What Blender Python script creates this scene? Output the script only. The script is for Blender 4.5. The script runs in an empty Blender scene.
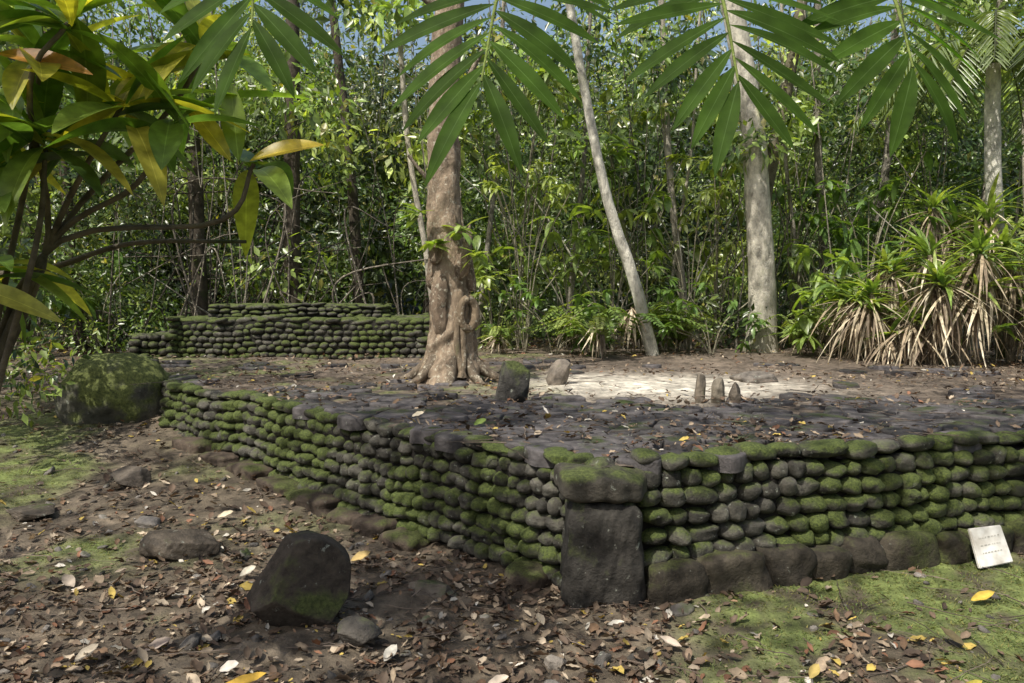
import bpy, bmesh, math, random
import numpy as np
from mathutils import Vector
rng = np.random.default_rng(11)
random.seed(5)
scene = bpy.context.scene
U = rng.uniform
# ---------------------------------------------------------------- helpers
def nz(a):
    a = np.asarray(a, float)
    return a / np.maximum(np.linalg.norm(a, axis=-1, keepdims=True), 1e-9)
def frac(a): return a - np.floor(a)
def vn(x, y, s=0.0):
    xi, yi = np.floor(x), np.floor(y); fx, fy = x - xi, y - yi
    fx = fx*fx*(3-2*fx); fy = fy*fy*(3-2*fy)
    h = lambda a, b: frac(np.sin(a*127.1 + b*311.7 + s*74.7)*43758.5453)
    return (h(xi, yi)*(1-fx)+h(xi+1, yi)*fx)*(1-fy) + (h(xi, yi+1)*(1-fx)+h(xi+1, yi+1)*fx)*fy
def fbm(x, y, s=0.0, o=4):
    r = 0; a = .5; t = 0
    for i in range(o):
        r = r + a*vn(x*2**i, y*2**i, s+i*3.3); t += a; a *= .5
    return r/t
def sst(a, b, x):
    t = np.clip((x-a)/(b-a), 0, 1); return t*t*(3-2*t)

class Acc:
    def __init__(s): s.v=[]; s.f=[]; s.c=[]; s.n=0
    def add(s, v, faces, c):
        v = np.asarray(v, float).reshape(-1, 3)
        c = np.broadcast_to(np.asarray(c, float), (len(v), 3))
        for f in faces: s.f.append(np.asarray(f, int)+s.n)
        s.v.append(v); s.c.append(c); s.n += len(v)
    def obj(s, name, mat, parent=None, smooth=True):
        v = np.concatenate(s.v); c = np.concatenate(s.c)
        me = bpy.data.meshes.new(name)
        me.vertices.add(len(v)); me.vertices.foreach_set('co', v.ravel())
        idx = np.concatenate([f.ravel() for f in s.f])
        tot = np.concatenate([np.full(len(f), f.shape[1]) for f in s.f])
        st = np.concatenate([[0], np.cumsum(tot)[:-1]])
        me.loops.add(len(idx)); me.loops.foreach_set('vertex_index', idx)
        me.polygons.add(len(tot)); me.polygons.foreach_set('loop_start', st)
        me.polygons.foreach_set('loop_total', tot)
        me.polygons.foreach_set('use_smooth', np.full(len(tot), smooth))
        me.update(calc_edges=True); me.validate()
        a = me.color_attributes.new('Col', 'FLOAT_COLOR', 'POINT')
        a.data.foreach_set('color', np.concatenate([c, np.ones((len(c), 1))], 1).ravel())
        me.materials.append(mat)
        o = bpy.data.objects.new(name, me); scene.collection.objects.link(o)
        if parent: o.parent = parent
        return o
def empty(name):
    o = bpy.data.objects.new(name, None); o.empty_display_size = .2
    scene.collection.objects.link(o); return o

def tmpl_lance(n=6, wpos=.45, fold=.25, wave=0.0):
    us = np.linspace(0, 1, n+1); P = []; F = []
    for i, u in enumerate(us):
        w = math.sin(math.pi*u**(math.log(.5)/math.log(wpos)))**.8*.5 if 0 < u < 1 else .012
        wv = wave*math.sin(u*17)
        P += [(u, -w, fold*w+wv), (u, 0, 0), (u, w, fold*w-wv)]
    for i in range(n):
        a = i*3; b = a+3
        F += [(a, a+1, b+1, b), (a+1, a+2, b+2, b+1)]
    return np.array(P), [np.array(F)]
def tmpl_vein(n=12, wpos=.5, fold=.25):
    us = np.linspace(0, 1, n+1); P = []; F = []
    for u in us:
        w = math.sin(math.pi*u**(math.log(.5)/math.log(wpos)))**.8*.5 if 0 < u < 1 else .012
        m = min(.035*(1.2-u), w*.5)
        P += [(u, -w, fold*w), (u, -m, fold*m+.006), (u, 0, .02), (u, m, fold*m+.006), (u, w, fold*w)]
    for i in range(n):
        for q in range(4):
            a = i*5+q; F.append((a, a+1, a+6, a+5))
    return np.array(P), [np.array(F)]
T_S = (np.array([(0,0,0),(.42,.5,.12),(1,0,0),(.42,-.5,.12)],float), [np.array([(0,1,2),(0,2,3)])])
T_L = tmpl_lance(6)
T_LIT = tmpl_lance(5, .5, .5, .12)
T_LONG = tmpl_lance(9, .4, .35)
T_LEAFLET = tmpl_vein(12, .5, .3)
T_C = tmpl_vein(12, .5, .4)
def leaves(acc, pos, d, nrm, L, W, curl, col, T):
    pos = np.asarray(pos, float); N = len(pos)
    d = nz(d); s = nz(np.cross(d, nrm)); n = np.cross(s, d)
    L = np.broadcast_to(L, (N,)); W = np.broadcast_to(W, (N,)); curl = np.broadcast_to(curl, (N,))
    P, F = T; u, v, w = P[:,0], P[:,1], P[:,2]; M = len(P)
    X = (pos[:,None,:] + (L[:,None]*u)[...,None]*d[:,None,:] + (W[:,None]*v)[...,None]*s[:,None,:]
         + (W[:,None]*w + curl[:,None]*L[:,None]*u**2)[...,None]*n[:,None,:])
    off = np.arange(N)*M
    faces = [(f[None]+off[:,None,None]).reshape(-1, f.shape[1]) for f in F]
    col = np.repeat(np.broadcast_to(col, (N,3)), M, axis=0).copy()
    if M % 5 == 0 and M > 20:
        rib = np.tile(np.arange(M)%5 == 2, N); col[rib] = col[rib]*1.5+.03
    elif M > 12:
        rib = np.tile(np.abs(v) < 1e-6, N); col[rib] *= 1.25
    acc.add(X.reshape(-1,3), faces, col)

def tube(acc, P, R, col, k=10, rough=0.0, flute=None, seed=0, colfn=None):
    P = np.asarray(P, float); n = len(P); R = np.broadcast_to(R, (n,))
    T = nz(np.gradient(P, axis=0))
    ref = np.array([1.,0.13,0.07]) if abs(T[0,2]) > .6 else np.array([0.05,.1,1.])
    S = nz(np.cross(T, ref)); B = np.cross(T, S)
    a = np.linspace(0, 2*math.pi, k, endpoint=False)
    rr = np.repeat(R[:,None], k, 1)
    if rough:
        ii = np.arange(n)[:,None]
        rr = rr*(1+rough*(fbm(np.cos(a)[None]*2.2+5+ii*.16, np.sin(a)[None]*2.2+ii*.27, seed)-.5)*2)
    if flute is not None: rr = rr*flute(np.arange(n)[:,None]/(n-1), a[None])
    V = P[:,None]+rr[...,None]*(np.cos(a)[None,:,None]*S[:,None]+np.sin(a)[None,:,None]*B[:,None])
    i = np.arange(n-1)[:,None]; j = np.arange(k)[None]; j2 = (j+1)%k
    F = np.stack([i*k+j, i*k+j2, (i+1)*k+j2, (i+1)*k+j], -1).reshape(-1,4)
    acc.add(V.reshape(-1,3), [F], col)
def spline(pts, n=24):
    pts = np.asarray(pts, float); m = len(pts)
    pp = np.vstack([2*pts[0]-pts[1], pts, 2*pts[-1]-pts[-2]])
    out = []
    for t in np.linspace(0, m-1-1e-6, n):
        i = int(t); f = t-i; a,b,c,d = pp[i:i+4]
        out.append(.5*((2*b)+(-a+c)*f+(2*a-5*b+4*c-d)*f*f+(-a+3*b-3*c+d)*f**3))
    return np.array(out)
def ico(sub):
    bm = bmesh.new(); bmesh.ops.create_icosphere(bm, subdivisions=sub, radius=1)
    v = np.array([x.co[:] for x in bm.verts]); f = np.array([[q.index for q in p.verts] for p in bm.faces]); bm.free()
    return v, f
ICO = {i: ico(i) for i in (1,2,3,4,5,6)}
def rounded(v, p):
    return v/((np.abs(v)**p).sum(1)**(1/p))[:,None]
def stone(acc, c, ax, r, col, sub=2, p=3.0, amp=.12, tilt=.1):
    v, f = ICO[sub]; v = rounded(v, p)
    for q in range(3):
        kk = rng.normal(size=3)*(1.6+q*1.3); v = v*(1+(amp/(1+q*.6))*np.sin(v@kk+U(0,6.3)))[:,None]
    th = U(-tilt, tilt); c_, s_ = math.cos(th), math.sin(th)
    v = v*np.asarray(r)
    v = np.stack([v[:,0]*c_-v[:,2]*s_, v[:,1], v[:,0]*s_+v[:,2]*c_], 1)
    acc.add(np.asarray(c)+v@np.asarray(ax), [f], col)
def rock(c, r, planes=9, sub=5, rot=0, rough=.05, keep=.5, kmax=.8, seed=1, p=2.3, taper=0.0, tmin=-1.0):
    g = np.random.default_rng(seed)
    v, f = ICO[sub]; v = rounded(v, p).copy()
    for _ in range(planes):
        n = nz(g.normal(size=3)*np.array([1,1,.8]))
        if n[2] < tmin: n[2] = -n[2]
        d = g.uniform(keep, kmax)
        t = np.maximum(v@n-d, 0); v = v-t[:,None]*n*.97
    v = v/np.abs(v).max(0)
    for q in range(9):
        k = g.normal(size=3)*(2.+q*3.2); v = v*(1+rough/(1+q*.6)*np.sin(v@k+g.uniform(0,6)))[:,None]
    v[:,:2] *= (1-taper*v[:,2:3])
    v = v*np.asarray(r); cr, sr = math.cos(rot), math.sin(rot)
    v = np.stack([v[:,0]*cr-v[:,1]*sr, v[:,0]*sr+v[:,1]*cr, v[:,2]], 1)
    return np.asarray(c)+v, f
# ---------------------------------------------------------------- materials
def mat(name):
    m = bpy.data.materials.new(name); m.use_nodes = True; nt = m.node_tree; nt.nodes.clear()
    return m, nt, nt.nodes, nt.links
def node(N, t, **k):
    n = N.new(t)
    for a, b in k.items(): setattr(n, a, b)
    return n
def leaf_mat(name, rough=.4, trans=.35, tint=(1.5,1.5,.6), spec=.5):
    m, nt, N, Lk = mat(name)
    out = node(N,'ShaderNodeOutputMaterial'); at = node(N,'ShaderNodeAttribute', attribute_name='Col')
    tc = node(N,'ShaderNodeTexCoord'); no = node(N,'ShaderNodeTexNoise'); no.inputs['Scale'].default_value = 22
    no.inputs['Detail'].default_value = 4
    Lk.new(tc.outputs['Object'], no.inputs['Vector'])
    mr = node(N,'ShaderNodeMapRange'); mr.inputs['From Min'].default_value=.3; mr.inputs['From Max'].default_value=.7
    mr.inputs['To Min'].default_value=.65; mr.inputs['To Max'].default_value=1.3
    Lk.new(no.outputs['Fac'], mr.inputs['Value'])
    mul = node(N,'ShaderNodeVectorMath', operation='SCALE'); Lk.new(at.outputs['Color'], mul.inputs[0]); Lk.new(mr.outputs[0], mul.inputs['Scale'])
    p = node(N,'ShaderNodeBsdfPrincipled'); p.inputs['Roughness'].default_value = rough
    p.inputs['Specular IOR Level'].default_value = spec
    Lk.new(mul.outputs[0], p.inputs['Base Color'])
    t = node(N,'ShaderNodeBsdfTranslucent'); m2 = node(N,'ShaderNodeVectorMath', operation='MULTIPLY')
    m2.inputs[1].default_value = tint; Lk.new(mul.outputs[0], m2.inputs[0]); Lk.new(m2.outputs[0], t.inputs['Color'])
    mx = node(N,'ShaderNodeMixShader'); mx.inputs[0].default_value = trans
    Lk.new(p.outputs[0], mx.inputs[1]); Lk.new(t.outputs[0], mx.inputs[2]); Lk.new(mx.outputs[0], out.inputs[0])
    return m
def surf_mat(name, moss=0.5, mosscol=(.10,.13,.03), scale=14, bump=.5, rough=.85, lichen=.0, mossdark=(.035,.045,.014), zbias=.55, dist=.02, patch=.28, lcol=(.30,.31,.26), stretch=None):
    m, nt, N, Lk = mat(name)
    out = node(N,'ShaderNodeOutputMaterial'); at = node(N,'ShaderNodeAttribute', attribute_name='Col')
    tc0 = node(N,'ShaderNodeTexCoord')
    tc = node(N,'ShaderNodeMapping'); tc.inputs['Scale'].default_value = stretch or (1,1,1); Lk.new(tc0.outputs['Object'], tc.inputs[0])
    n1 = node(N,'ShaderNodeTexNoise'); n1.inputs['Scale'].default_value=scale; n1.inputs['Detail'].default_value=8; n1.inputs['Roughness'].default_value=.65
    n2 = node(N,'ShaderNodeTexNoise'); n2.inputs['Scale'].default_value=scale*patch; n2.inputs['Detail'].default_value=5
    n3 = node(N,'ShaderNodeTexNoise'); n3.inputs['Scale'].default_value=scale*4.5; n3.inputs['Detail'].default_value=5; n3.inputs['Roughness'].default_value=.7
    for n in (n1,n2,n3): Lk.new(tc.outputs[0], n.inputs['Vector'])
    mr = node(N,'ShaderNodeMapRange'); mr.inputs['From Min'].default_value=.3; mr.inputs['From Max'].default_value=.7
    mr.inputs['To Min'].default_value=.4; mr.inputs['To Max'].default_value=1.65; Lk.new(n1.outputs['Fac'], mr.inputs['Value'])
    sc = node(N,'ShaderNodeVectorMath', operation='SCALE'); Lk.new(at.outputs['Color'], sc.inputs[0]); Lk.new(mr.outputs[0], sc.inputs['Scale'])
    col = sc.outputs[0]
    if lichen > 0:
        li = node(N,'ShaderNodeMapRange'); li.inputs['From Min'].default_value=.66-lichen*.15; li.inputs['From Max'].default_value=.72-lichen*.1
        nl = node(N,'ShaderNodeTexNoise'); nl.inputs['Scale'].default_value=scale*1.4; nl.inputs['Detail'].default_value=7; nl.inputs['Roughness'].default_value=.7
        mp = node(N,'ShaderNodeMapping'); mp.inputs['Location'].default_value=(7,3,9); Lk.new(tc0.outputs['Object'], mp.inputs[0]); Lk.new(mp.outputs[0], nl.inputs['Vector'])
        Lk.new(nl.outputs['Fac'], li.inputs['Value'])
        mx = node(N,'ShaderNodeMix', data_type='RGBA'); Lk.new(li.outputs[0], mx.inputs[0]); Lk.new(col, mx.inputs[6]); mx.inputs[7].default_value=(*lcol,1); col = mx.outputs[2]
    if moss > 0:
        ge = node(N,'ShaderNodeNewGeometry'); sx = node(N,'ShaderNodeSeparateXYZ'); Lk.new(ge.outputs['Normal'], sx.inputs[0])
        a = node(N,'ShaderNodeMath', operation='MULTIPLY_ADD'); Lk.new(sx.outputs['Z'], a.inputs[0]); a.inputs[1].default_value=zbias*.5
        e2 = node(N,'ShaderNodeMapRange'); e2.inputs['From Min'].default_value=.2; e2.inputs['From Max'].default_value=.8; e2.inputs['To Min'].default_value=.0; e2.inputs['To Max'].default_value=1.0
        Lk.new(n2.outputs['Fac'], e2.inputs['Value']); Lk.new(e2.outputs[0], a.inputs[2])
        b = node(N,'ShaderNodeMath', operation='MULTIPLY_ADD'); Lk.new(n1.outputs['Fac'], b.inputs[0]); b.inputs[1].default_value=.7; Lk.new(a.outputs[0], b.inputs[2])
        r = node(N,'ShaderNodeMapRange'); r.inputs['From Min'].default_value=1.2-moss*.6; r.inputs['From Max'].default_value=1.45-moss*.6
        Lk.new(b.outputs[0], r.inputs['Value'])
        mc = node(N,'ShaderNodeMix', data_type='RGBA'); mc.inputs[6].default_value=(*mossdark,1); mc.inputs[7].default_value=(*mosscol,1)
        r3 = node(N,'ShaderNodeMapRange'); r3.inputs['From Min'].default_value=.35; r3.inputs['From Max'].default_value=.65; Lk.new(n3.outputs['Fac'], r3.inputs['Value']); Lk.new(r3.outputs[0], mc.inputs[0])
        mx = node(N,'ShaderNodeMix', data_type='RGBA'); Lk.new(r.outputs[0], mx.inputs[0]); Lk.new(col, mx.inputs[6]); Lk.new(mc.outputs[2], mx.inputs[7]); col = mx.outputs[2]
    p = node(N,'ShaderNodeBsdfPrincipled'); p.inputs['Roughness'].default_value=rough; p.inputs['Specular IOR Level'].default_value=.3
    Lk.new(col, p.inputs['Base Color'])
    ad = node(N,'ShaderNodeMath', operation='MULTIPLY_ADD'); Lk.new(n3.outputs['Fac'], ad.inputs[0]); ad.inputs[1].default_value=.45; Lk.new(n1.outputs['Fac'], ad.inputs[2])
    bp = node(N,'ShaderNodeBump'); bp.inputs['Strength'].default_value=bump; bp.inputs['Distance'].default_value=dist
    Lk.new(ad.outputs[0], bp.inputs['Height']); Lk.new(bp.outputs[0], p.inputs['Normal']); Lk.new(p.outputs[0], out.inputs[0])
    return m
M_leaf = leaf_mat('forest_leaf', .34, .36, (1.75,1.75,.5), .8)
M_frond = leaf_mat('frond_leaf', .6, .50, (1.7,2.3,.5), .08)
M_croton = leaf_mat('croton_leaf', .36, .50, (1.7,1.7,.5), .4)
M_dry = leaf_mat('dry_leaf', .7, .12, (1.3,1.1,.8), .3)
M_grass = leaf_mat('grass_blade', .6, .3)
M_wall = surf_mat('mossy_basalt', .66, (.12,.15,.038), 18, 1.0, lichen=.40, zbias=.5, patch=.14, mossdark=(.034,.046,.015))
M_foot = surf_mat('foot_basalt', .42, (.09,.105,.03), 14, 1.0, lichen=.1, patch=.2, mossdark=(.03,.035,.012))
M_pave = surf_mat('paving_basalt', .05, (.06,.08,.02), 12, .8, rough=.65, lichen=.3)
M_rock = surf_mat('boulder_basalt', .36, (.11,.13,.04), 12, 1.0, lichen=.25, patch=.3)
M_moss = surf_mat('mossy_boulder', .74, (.17,.19,.055), 8, 1.0, lichen=.3, mossdark=(.045,.055,.018), patch=.35, zbias=.9)
M_bark = surf_mat('tree_bark', .10, (.07,.09,.03), 16, 1.0, lichen=.75, zbias=0, dist=.03, lcol=(.50,.45,.35), stretch=(1,1,.45))
M_barkm = surf_mat('mossy_bark', .50, (.13,.15,.05), 13, 1.0, lichen=.75, zbias=0, dist=.03, lcol=(.62,.59,.50), patch=.09, stretch=(1,1,.5))
M_bark2 = surf_mat('dark_bark', .3, (.045,.06,.02), 11, .8, lichen=.1, zbias=0)
M_soil = surf_mat('forest_soil', 0, scale=9, bump=1.0, dist=.035)
# ---------------------------------------------------------------- layout
C = np.array([.46,3.88]); L1 = np.array([-3.35,7.4]); L2 = np.array([-5.3,10.9])
RD = nz(np.array([2.64,.86])); R1 = C+RD*9.2
POLY = np.array([C, R1, [10.5,12.5], [-5.9,12.6], L2, L1])
HP = .70
def inside(x, y, poly=POLY):
    r = np.zeros(np.shape(x), bool); n = len(poly)
    for i in range(n):
        a, b = poly[i], poly[(i+1)%n]
        cond = ((a[1] > y) != (b[1] > y)) & (x < (b[0]-a[0])*(y-a[1])/(b[1]-a[1]+1e-12)+a[0])
        r = r ^ cond
    return r
def shrink(poly, d):
    c = len(poly); out = []
    for i in range(c):
        p0, p1, p2 = poly[i-1], poly[i], poly[(i+1)%c]
        e1 = nz(p1-p0); e2 = nz(p2-p1)
        n1 = np.array([-e1[1], e1[0]]); n2 = np.array([-e2[1], e2[0]])
        m = nz(n1+n2); out.append(p1+m*d/max(m@n1, .3))
    return np.array(out)
def gz(x, y):
    x = np.asarray(x, float); y = np.asarray(y, float)
    z = .6*sst(4.2, 10.8, y)
    z = z + (fbm(x*.9, y*.9, 3)-.5)*.09 + (fbm(x*4, y*4, 8)-.5)*.035
    r = np.sqrt(x**2+(y-6)**2)
    z = z + sst(24, 60, r)*13*(1+.3*(fbm(x*.06, y*.06, 5)-.5)) 
    return z
def topz(x, y): return HP-.035+(fbm(x*1.3, y*1.3, 21)-.5)*.07
# ---------------------------------------------------------------- ground
u = np.linspace(-1, 1, 500)
gx = 160*np.sinh(5.4*u)/np.sinh(5.4); gy = 4+160*np.sinh(5.4*u)/np.sinh(5.4)
X, Y = np.meshgrid(gx, gy)
Z = gz(X, Y)
near = np.exp(-((X/8)**2+((Y-4)/8)**2))
Z = Z + near*((fbm(X*14, Y*14, 31, 3)-.5)*.035)
def greenmask(x, y):
    g = fbm(x*1.9, y*1.9, 12)
    right = sst(.55, 1.2, x+.25*(3.6-y))*sst(4.75, 4.2, y-.32*(x-.46))
    left = np.exp(-(((x+4.6)/1.3)**2+((y-6.6)/1.3)**2)) + .8*np.exp(-(((x+2.6)/.7)**2+((y-4.6)/.35)**2))
    return np.clip(right*sst(.27,.46,g)+left*sst(.36,.54,g)+.35*sst(.6,.7,g), 0, 1)
n1 = fbm(X*2.2, Y*2.2, 40); n2 = fbm(X*7, Y*7, 44)
base = np.array([.066,.050,.036])[None,None]*(1-n1[...,None]) + np.array([.18,.145,.105])[None,None]*n1[...,None]
base = base*(.5+1.0*n2[...,None])
gm = (greenmask(X, Y)*sst(.22,.5,n2))[...,None]
base = base*(1-gm)+gm*np.array([.145,.175,.055])*(.6+.8*n2[...,None])
far = sst(13, 20, np.sqrt(X**2+Y**2))[...,None]
base = base*(1-far)+far*np.array([.020,.027,.012])
A = Acc(); ny, nx = X.shape
ii = np.arange(ny-1)[:,None]*nx+np.arange(nx-1)[None]
A.add(np.stack([X,Y,Z],-1), [np.stack([ii,ii+1,ii+nx+1,ii+nx],-1).reshape(-1,4)], base.reshape(-1,3))
A.obj('ground', M_soil)
# ---------------------------------------------------------------- platform
plat = empty('stone_platform')
SP = shrink(POLY, .09)
A = Acc(); k = len(SP)
vv = np.concatenate([np.c_[SP, np.full(k,-.3)], np.c_[SP, np.full(k,HP-.10)]])
A.add(vv, [np.array([[i,(i+1)%k,k+(i+1)%k,k+i] for i in range(k)]), np.array([[k+i for i in range(k)]])], (.02,.017,.014))
A.obj('platform_core', M_soil, plat, False)
gx = np.arange(-6.2, 10.6, .045); gy = np.arange(3.8, 12.7, .045)
X, Y = np.meshgrid(gx, gy); Z = topz(X,Y)+(fbm(X*13,Y*13,51,3)-.5)*.03
SP2 = shrink(POLY, .07); ins = inside(X, Y, SP2)
n1 = fbm(X*1.6, Y*1.6, 60); n2 = fbm(X*8, Y*8, 64)
base = np.array([.085,.066,.05])*(1-n1[...,None]) + np.array([.19,.15,.115])*n1[...,None]
base = base*(.5+1.0*n2[...,None])
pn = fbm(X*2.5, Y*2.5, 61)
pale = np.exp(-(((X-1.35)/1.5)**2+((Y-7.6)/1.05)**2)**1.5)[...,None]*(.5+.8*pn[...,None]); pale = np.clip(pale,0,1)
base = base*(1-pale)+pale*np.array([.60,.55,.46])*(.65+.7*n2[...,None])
gm = (sst(.50,.62,fbm(X*1.1,Y*1.1,66))*sst(.35,.55,n2)*(X<.5)*sst(5,6.5,Y)*.8)[...,None]*(1-pale)
base = base*(1-gm)+gm*np.array([.12,.14,.045])
A = Acc(); ny, nx = X.shape
ok = (ins[:-1,:-1]&ins[1:,:-1]&ins[:-1,1:]&ins[1:,1:]); ii = (np.arange(ny-1)[:,None]*nx+np.arange(nx-1)[None])[ok]
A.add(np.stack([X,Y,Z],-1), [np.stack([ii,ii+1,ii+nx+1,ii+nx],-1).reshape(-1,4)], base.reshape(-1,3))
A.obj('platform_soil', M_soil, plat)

def stone_col():
    b = U(.035,.11); return np.array([b*1.1, b*1.02, b*.85])
def wall_run(acc, p0, p1, ztop, rows, rowh, w=(.09,.15), depth=.10, sub=2, batter=.012, start=0.0, zmin=None, seed=90):
    d = nz(p1-p0); Ln = np.linalg.norm(p1-p0); nin = np.array([-d[1], d[0]])
    ax = [[d[0],d[1],0],[nin[0],nin[1],0],[0,0,1]]
    for r in range(rows):
        z = ztop - rowh*(r+.5); s = start+U(0,.08)
        while s < Ln:
            ww = U(*w)*(1 if U()<.85 else 1.35)
            if r == 0: ww *= 1.45
            c = p0+d*(s+ww/2)+nin*(depth*.55+batter*(rows-1-r)+U(-.018,.018))
            g = float(gz(*c)) if zmin is None else zmin
            if z+rowh*.6 > g:
                wob = (fbm(np.array(s*1.5), np.array(7.), seed)-.5)*.07+(fbm(np.array(s*.6), np.array(2.+r*.2), seed+3)-.5)*.05
                hh = rowh*U(.46,.58)
                if r == 0: hh *= U(.75,1.0)
                stone(acc, [c[0],c[1],z+U(-.010,.010)+float(wob)], ax, [ww*.515,depth*U(.60,.82),hh], stone_col(), sub, U(2.0,3.0), .09, .16)
            s += ww*.97
A = Acc()
dl = nz(L1-C)
wall_run(A, L1, C+dl*.17, HP+.02, 8, .088, (.075,.14), .11, 3)
wall_run(A, L2, L1, HP+.02, 6, .09, (.09,.15), .11, 2)
A.obj('side_wall_stones', M_wall, plat)
A = Acc()
s = .35; nout = np.array([-dl[1], dl[0]])
while s < 4.6:
    L = U(.22,.5); c = C+dl*(s+L/2)+nout*.045
    if U() < .8:
        g = float(gz(*c)); stone(A, [c[0],c[1],g+U(-.03,.02)], [[dl[0],dl[1],0],[nout[0],nout[1],0],[0,0,1]], [L*.5,.11,U(.06,.10)], np.array([.075,.056,.042])*U(.7,1.2), 4, 5, .06, .05)
    s += L*1.04
s = .22; nR = np.array([RD[1], -RD[0]])
while s < 8:
    L = U(.22,.42); c = C+RD*(s+L/2)+nR*U(-.02,.015)
    g = float(gz(*c)); stone(A, [c[0],c[1],g+.06], [[RD[0],RD[1],0],[-nR[0],-nR[1],0],[0,0,1]], [L*.51,.11,U(.095,.14)], np.array([.06,.05,.037])*U(.6,1.2), 4, 5, .08, .06)
    s += L*.98
A.obj('foot_slabs', M_foot, plat)
A = Acc()
wall_run(A, C+RD*.19, C+RD*8.5, HP+.03, 6, .098, (.10,.165), .12, 3, seed=120)
A.obj('front_wall_stones', M_wall, plat)
A = Acc()
v, f = ICO[6]; v = rounded(v, 7.0)
for q in range(9):
    kk = rng.normal(size=3)*(1.5+q*2.2); v = v*(1+.022/(1+q*.3)*np.sin(v@kk+q))[:,None]
vb = v*np.array([.20,.17,.29]); vb[:,0] *= 1+.06*(-vb[:,2]/.29)
A.add(vb+[C[0]+.01,C[1]+.13,.24], [f], (.042,.038,.033))
A.obj('corner_stone', M_rock, plat)
A = Acc(); g = np.random.default_rng(3)
v2 = rounded(ICO[6][0], 4.6)
v2 = v2*np.array([.228,.20,.076])
ux, uy = v2[:,0].copy(), v2[:,1].copy()
v2[:,2] += .006*np.sin(ux*14+1)+.006*np.sin(uy*17+2)+.004*np.sin(ux*38+uy*25)
an_ = np.arctan2(uy,ux)
rim = .014*np.sin(an_*3+.8)+.010*np.sin(an_*5+2)+.005*np.sin(an_*11+2)
v2[:,:2] += (nz(v2[:,:2]))*rim[:,None]
v2[:,2] -= ux*.06
A.add(v2+[C[0]+.0,C[1]+.16,HP-.10], [f], (.07,.062,.05))
A.obj('capstone', M_rock, plat)
# pavers
seeds = []
sp = .27
for iy, y in enumerate(np.arange(3.9, 10.2, sp*.87)):
    for x in np.arange(-5, 7.5, sp*1.15):
        seeds.append((x+(iy%2)*sp*.55+U(-.10,.10), y+U(-.085,.085)))
seeds = np.array(seeds)
SPv = shrink(POLY, .17)
keepm = inside(seeds[:,0], seeds[:,1], SPv)
A = Acc()
def clip(poly, p, n):
    out = []; m = len(poly)
    for i in range(m):
        a, b = poly[i], poly[(i+1)%m]; da = (a-p)@n; db = (b-p)@n
        if da <= 0: out.append(a)
        if (da < 0) != (db < 0) and da != db: out.append(a+(b-a)*da/(da-db))
    return out
for i, sd in enumerate(seeds):
    if not keepm[i]: continue
    x, y = sd
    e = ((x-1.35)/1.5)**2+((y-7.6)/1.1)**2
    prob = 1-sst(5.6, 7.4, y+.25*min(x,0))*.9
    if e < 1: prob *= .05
    if U() > prob: continue
    dd = np.linalg.norm(seeds-sd, axis=1); nb = np.argsort(dd)[1:13]
    poly = [sd+np.array(q)*.36 for q in ((-1,-1),(1,-1),(1,1),(-1,1))]
    for j in nb:
        n = seeds[j]-sd; Ld = np.linalg.norm(n); n = n/Ld
        poly = clip(poly, sd+n*(Ld/2-.009), n)
        if len(poly) < 3: break
    if len(poly) < 3: continue
    P = np.array(poly); 
    K = 30; ang = np.linspace(0, 2*math.pi, K, endpoint=False); R = []
    for a in ang:
        dr = np.array([math.cos(a), math.sin(a)]); best = 9
        for q in range(len(P)):
            a0, b0 = P[q]-sd, P[(q+1)%len(P)]-sd; e0 = b0-a0
            den = dr[0]*e0[1]-dr[1]*e0[0]
            if abs(den) < 1e-9: continue
            t = (a0[0]*e0[1]-a0[1]*e0[0])/den; w_ = (a0[0]*dr[1]-a0[1]*dr[0])/den
            if t > 0 and -1e-6 <= w_ <= 1+1e-6: best = min(best, t)
        R.append(min(best, .32))
    R = np.array(R); R = (R*4+np.roll(R,1)+np.roll(R,-1))/6*(1+.02*np.sin(ang*5+U(0,6)))
    zt = HP-.005+U(-.010,.015)+ (float(topz(x,y))-HP+.035)*.6; tx, ty = U(-.055,.055,2)
    prof = [(1.0,-.09),(1.0,-.015),(.98,-.005),(.94,.0),(.6,.003)]
    V = []
    for s_, h in prof:
        px = np.cos(ang)*R*s_; py = np.sin(ang)*R*s_
        V.append(np.stack([x+px, y+py, zt+h+px*tx+py*ty+ .004*np.sin(px*25+i)*np.sin(py*28+i)], 1))
    V = np.concatenate(V+[np.array([[x,y,zt+.004]])]); nr = len(prof)
    F4 = np.array([[r*K+q, r*K+(q+1)%K, (r+1)*K+(q+1)%K, (r+1)*K+q] for r in range(nr-1) for q in range(K)])
    F3 = np.array([[(nr-1)*K+q, (nr-1)*K+(q+1)%K, nr*K] for q in range(K)])
    b = U(.038,.10); A.add(V, [F4,F3], (b*1.08,b*.97,b*.97))
A.obj('paving_stones', M_pave, plat)
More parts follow.
